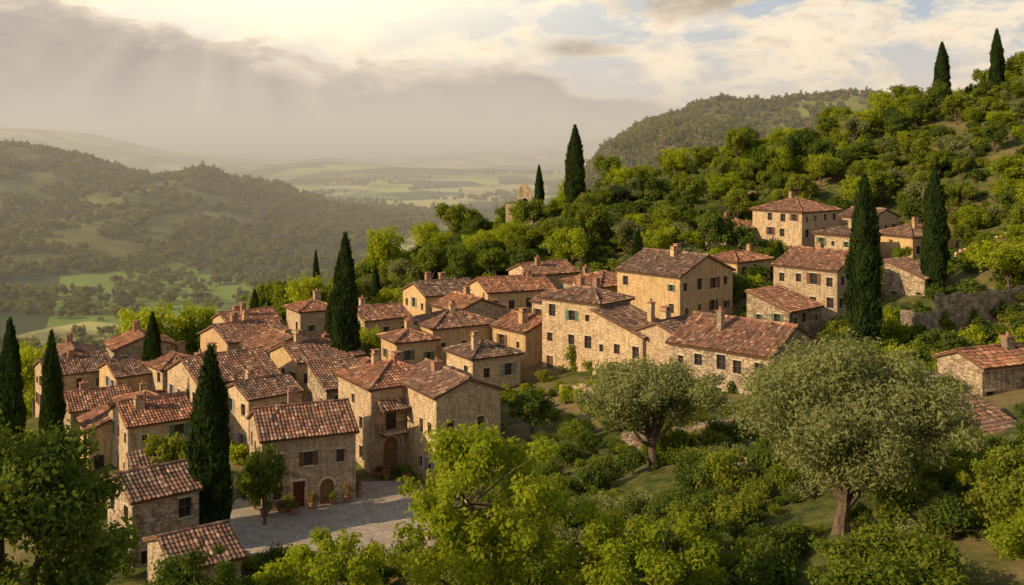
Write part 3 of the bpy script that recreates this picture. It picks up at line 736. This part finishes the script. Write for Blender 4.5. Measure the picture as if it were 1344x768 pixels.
def pack(x, y, smin, smax, idxs, zj=.2, p=None):
    z = Hn(x, y)-.1; N = len(x); s = rg.uniform(smin, smax, N)
    return np.c_[x, y, z, rg.uniform(0, 6.28, N), s, s*rg.uniform(1-zj, 1+zj, N), rg.choice(idxs, N, p=p)]
cT = coll('hillside_tree_models', MT); cB = coll('bush_models', BU); cN = coll('near_bush_models', BN); cF = coll('far_tree_models', FT)
P = []
inv = lambda x, y: np.abs(x) < y*.75
x, y = region(1150, -30, 190, 158, 285, lambda x, y: inv(x, y) & (fbm(x/18., y/18.) > .36), 1.6); P.append(pack(x, y, .35, .92, [0, 1, 2, 3], .35, p=[.3, .25, .2, .25]))
x, y = region(1500, -330, -25, 165, 560, lambda x, y: inv(x, y) & (x < -20), 2); P.append(pack(x, y, .6, 1.15, [0, 1, 2, 3], p=[.3, .35, .15, .2]))
x, y = region(90, 60, 110, 95, 150, lambda x, y: x > 66, 2); P.append(pack(x, y, .4, .7, [0, 1, 2, 3]))
x, y = region(260, -80, 150, 285, 450, lambda x, y: inv(x, y)); P.append(pack(x, y, .6, 1., [0, 1, 3]))
scatter('hillside_trees', np.concatenate(P), cT)
P = []
x, y = region(4200, -40, 190, 140, 280, lambda x, y: inv(x, y) & (fbm(x/12., y/12.) > .26)); P.append(pack(x, y, .4, 1.25, [0, 1, 2, 3], p=[.42, .3, .18, .1]))
x, y = region(1100, 30, 110, 78, 140, lambda x, y: inv(x, y) & (fbm(x/9.+3, y/9.) > .25)); P.append(pack(x, y, .5, 1.2, [0, 1, 3], p=[.65, .25, .1]))
x, y = region(420, -30, 30, 96, 150, None, .3); P.append(pack(x, y, .3, .65, [0, 1, 2, 3]))
x, y = region(420, -85, -20, 66, 160, None, .3); P.append(pack(x, y, .4, .9, [0, 1, 3]))
scatter('hillside_bushes', np.concatenate(P), cB)
P = []
x, y = region(1050, -3, 52, 46, 94, lambda x, y: (fbm(x/6.+9, y/6.) > .36)); P.append(pack(x, y, .3, .95, [0, 1, 2], .3, p=[.5, .3, .2]))
x, y = region(620, -48, 32, 24, 74, lambda x, y: (np.abs(x) < y*.7)); P.append(pack(x, y, .45, 1.15, [0, 1, 2], .3, p=[.45, .35, .2]))
scatter('undergrowth_shrubs', np.concatenate(P), cN)
P = []
hgt = lambda x, y: far(x, y)-PLAIN
def regf(n, x0, x1, y0, y1, cond): 
    x = rg.uniform(x0, x1, n); y = rg.uniform(y0, y1, n); m = cond(x, y) & (np.abs(x) < y*.62); return x[m], y[m]
x, y = regf(9000, -60, 620, 520, 1000, lambda x, y: hgt(x, y) > 14); P.append(pack(x, y, .55, 1.0, [0, 1, 2]))
x, y = regf(17000, -900, 150, 700, 1480, lambda x, y: (hgt(x, y) > 8) & (fbm(x/50., y/50.) > .38)); P.append(pack(x, y, .45, 1.2, [0, 1, 2]))
x, y = regf(9000, -500, 200, 450, 1700, lambda x, y: (hgt(x, y) < 14) & (fbm(x/70.+4, y/45.) > .45)); P.append(pack(x, y, .5, 1.1, [0, 1, 2]))
x, y = regf(7000, -1300, 1200, 1600, 3200, lambda x, y: (fbm(x/220.+4, y/110.) > .56)); P.append(pack(x, y, .8, 1.6, [0, 1, 2]))
x = rg.normal(-400, 26, 60); y = rg.normal(1350, 20, 60); P.append(pack(x, y, .8, 1.7, [0, 1]))
scatter('distant_forest', np.concatenate(P), cF)

def pot(x, y, s, flower):
    e = bpy.data.objects.new('potted_plant', None); ROOTC.objects.link(e); e.location = (x, y, -30.93)
    mb = MB(); mb.lathe((0, 0, 0), [(0, 0), (.2*s, 0), (.3*s, .42*s), (.34*s, .42*s), (.34*s, .5*s), (.27*s, .5*s), (.25*s, .44*s), (0, .44*s)], 14, 0); mb.build('pot', [TERRA], e)
    rng = np.random.default_rng(int(abs(x*100))); C = rng.normal(size=(6, 3))*.14*s+np.array([0, 0, .8*s]); V, var = leafs(C, np.full((6, 3), .25*s), np.full(6, 70), .14, .08, rng)
    me = finish('leaves', MB(), V, var, [L_MID, L_MID]); o = bpy.data.objects.new('leaves', me); ROOTC.objects.link(o); o.parent = e
    if flower:
        V, var = leafs(C, np.full((6, 3), .3*s), np.full(6, 16), .12, .11, rng); me = finish('flowers', MB(), V, var, [PINK, PINK]); o = bpy.data.objects.new('flowers', me); ROOTC.objects.link(o); o.parent = e
for i, (x, y) in enumerate([(-19.4,86.0),(-18.8,86.4),(-17.0,87.1),(-15.4,88),(-14.2,88.7),(-18.2,85.6),(-12.4,95.4),(-9.7,94.2),(-13.6,90),(-14.3,91.3),(-7.4,90.9),(-20.6,85.2),(-11.6,94.6),(-8.5,92.6)]):
    pot(x, y, .9+.5*((i*37) % 10)/10, i % 2 == 0)

# ------------------------------------------------------------------ haze
m, nt = newmat('valley_haze_air')
vs_ = nd(nt, 'ShaderNodeVolumeScatter', {'Color': (1., .95, .89, 1), 'Density': .00036, 'Anisotropy': 0.})
o = nt.nodes.new('ShaderNodeOutputMaterial'); nt.links.new(vs_.outputs[0], o.inputs['Volume'])
mb = MB(); mb.box((-16000, 300, -500), (32000, 0, 0), (0, 16500, 0), (0, 0, 610)); hz = mb.build('valley_haze', [m])

# ------------------------------------------------------------------ world
SUN_AZ = R(-114); SUN_EL = R(25)
w = bpy.data.worlds.new('World'); scene.world = w; w.use_nodes = True; nt = w.node_tree; nt.nodes.clear()
sky = nd(nt, 'ShaderNodeTexSky', sky_type='NISHITA'); sky.sun_disc = False; sky.sun_elevation = SUN_EL; sky.sun_rotation = SUN_AZ; sky.air_density = 1.2; sky.dust_density = 2.5
dirv = nd(nt, 'ShaderNodeTexCoord').outputs['Generated']
sx = nd(nt, 'ShaderNodeSeparateXYZ', {0: dirv})
az = mth(nt, 'ARCTAN2', sx.outputs[0], sx.outputs[1]); el = mth(nt, 'ARCSINE', sx.outputs[2])
cv = nd(nt, 'ShaderNodeCombineXYZ', {0: az, 1: mth(nt, 'MULTIPLY', el, 2.3), 2: 1.7}).outputs[0]
nA = noise(nt, cv, 5.5, 5, .6, .4); nB = noise(nt, cv, 12., 8, .60, .35); nC = noise(nt, cv, 30., 6, .6, .2)
nB = mth(nt, 'ADD', mth(nt, 'MULTIPLY', nB, .8), mth(nt, 'MULTIPLY', nC, .2))
a01 = nd(nt, 'ShaderNodeMapRange', {0: az, 1: -.6, 2: .6}).outputs[0]
def apos(px): return (math.atan((px-672)/1344)+.6)/1.2
edge = ramp(nt, a01, [(0, .74), (apos(0), .68), (apos(230), .60), (apos(340), .46), (apos(520), .38), (apos(720), .35), (apos(860), .26), (apos(1000), .10), (apos(1200), .02), (1, .0)])
edge = mth(nt, 'MULTIPLY', edge, .2)
wn = mth(nt, 'MULTIPLY', mth(nt, 'SUBTRACT', nA, .5), .06); wn2 = mth(nt, 'MULTIPLY', mth(nt, 'SUBTRACT', nB, .5), .085)
dd = mth(nt, 'SUBTRACT', mth(nt, 'ADD', mth(nt, 'ADD', edge, wn), wn2), el)
bank = nd(nt, 'ShaderNodeMapRange', {0: dd, 1: -.003, 2: .008}, interpolation_type='SMOOTHSTEP').outputs[0]
cl = ramp(nt, nB, [(.44, 0), (.53, .8), (.6, 1)])
blue = mixc(nt, nd(nt, 'ShaderNodeMapRange', {0: el, 1: 0., 2: .12}).outputs[0], (.92, .76, .58), (.46, .54, .63))
cream = (1.12, .94, .68)
up = mixc(nt, cl, blue, cream)
shade = ramp(nt, nC, [(.50, 0), (.68, 1)])
up = mixc(nt, mth(nt, 'MULTIPLY', mth(nt, 'MULTIPLY', shade, cl), .6), up, (.60, .50, .41))
def gauss(a0, e0, sa, se):
    u = mth(nt, 'DIVIDE', mth(nt, 'SUBTRACT', az, a0), sa); v = mth(nt, 'DIVIDE', mth(nt, 'SUBTRACT', el, e0), se)
    return mth(nt, 'EXPONENT', mth(nt, 'MULTIPLY', mth(nt, 'ADD', mth(nt, 'MULTIPLY', u, u), mth(nt, 'MULTIPLY', v, v)), -1.))
glow = gauss(-.22, .155, .28, .075)
up = mixc(nt, mth(nt, 'MULTIPLY', glow, .85), up, (1.6, 1.38, .98))
sp = mth(nt, 'MAXIMUM', gauss(.17, .134, .10, .016), gauss(.065, .094, .05, .014))
spm = nd(nt, 'ShaderNodeMapRange', {0: mth(nt, 'ADD', sp, mth(nt, 'MULTIPLY', mth(nt, 'SUBTRACT', nB, .5), 3.2)), 1: .25, 2: 1.15}, interpolation_type='SMOOTHSTEP').outputs[0]
up = mixc(nt, mth(nt, 'MULTIPLY', mth(nt, 'MULTIPLY', spm, mth(nt, 'MULTIPLY', sp, 2.5, clamp=True)), .9), up, mixc(nt, ramp(nt, nC, [(.4, 0), (.6, 1)]), (.42, .33, .26), (.70, .57, .43)))
bc = ramp(nt, nd(nt, 'ShaderNodeMapRange', {0: el, 1: 0., 2: .14}).outputs[0], [(0, (.68, .58, .51)), (.25, (.48, .43, .41)), (.6, (.37, .325, .31)), (1, (.44, .38, .345))])
bc = mixc(nt, mth(nt, 'MULTIPLY', ramp(nt, nB, [(.42, 0), (.62, 1)]), .4), bc, (.70, .60, .51))
rim = nd(nt, 'ShaderNodeMapRange', {0: dd, 1: .022, 2: .0}, interpolation_type='SMOOTHSTEP').outputs[0]
bc = mixc(nt, mth(nt, 'MULTIPLY', rim, .65), bc, (1.1, .93, .70))
ang = mth(nt, 'ARCTAN2', mth(nt, 'SUBTRACT', .21, el), mth(nt, 'SUBTRACT', az, -.27))
rn = nd(nt, 'ShaderNodeTexNoise', {'Vector': nd(nt, 'ShaderNodeCombineXYZ', {0: ang}).outputs[0], 'Scale': 5., 'Detail': 1.5}).outputs[0]
ray = mth(nt, 'MULTIPLY', ramp(nt, rn, [(.35, .15), (.75, 1)]), gauss(-.24, .05, .24, .08))
bc = mixc(nt, mth(nt, 'MULTIPLY', ray, .5), bc, (1.0, .85, .65))
cc = mixc(nt, bank, up, bc)
hz_ = nd(nt, 'ShaderNodeMapRange', {0: el, 1: .03, 2: -.005}, interpolation_type='SMOOTHSTEP').outputs[0]
cc = mixc(nt, mth(nt, 'MULTIPLY', hz_, .5), cc, (.80, .68, .57))
bg1 = nd(nt, 'ShaderNodeBackground', {'Color': sky.outputs[0], 'Strength': .12})
bg2 = nd(nt, 'ShaderNodeBackground', {'Color': cc, 'Strength': 1.})
msk = nd(nt, 'ShaderNodeMapRange', {0: el, 1: .8, 2: .25}, interpolation_type='SMOOTHSTEP').outputs[0]
ms = nd(nt, 'ShaderNodeMixShader', {0: msk, 1: bg1.outputs[0], 2: bg2.outputs[0]})
wo = nt.nodes.new('ShaderNodeOutputWorld'); nt.links.new(ms.outputs[0], wo.inputs[0])
try:
    w.cycles.sampling_method = 'MANUAL'; w.cycles.sample_map_resolution = 512
except Exception as ex: print(ex)

sd = bpy.data.lights.new('sun', 'SUN'); sd.energy = 5.; sd.angle = R(.6); sd.color = (1, .77, .47)
so = bpy.data.objects.new('sun', sd); ROOTC.objects.link(so)
tosun = Vector((math.sin(SUN_AZ)*math.cos(SUN_EL), math.cos(SUN_AZ)*math.cos(SUN_EL), math.sin(SUN_EL)))
so.rotation_euler = tosun.to_track_quat('Z', 'Y').to_euler(); so.location = (-50, 0, 80)

cd = bpy.data.cameras.new('camera'); cam = bpy.data.objects.new('camera', cd); ROOTC.objects.link(cam); scene.camera = cam
cam.location = (0, 0, 0); cam.rotation_euler = (R(90), 0, 0); cd.lens = 36; cd.sensor_width = 36; cd.shift_y = -194/1344; cd.clip_end = 40000; cd.clip_start = .5
scene.view_settings.view_transform = 'Standard'; scene.view_settings.look = 'None'; scene.view_settings.exposure = 0
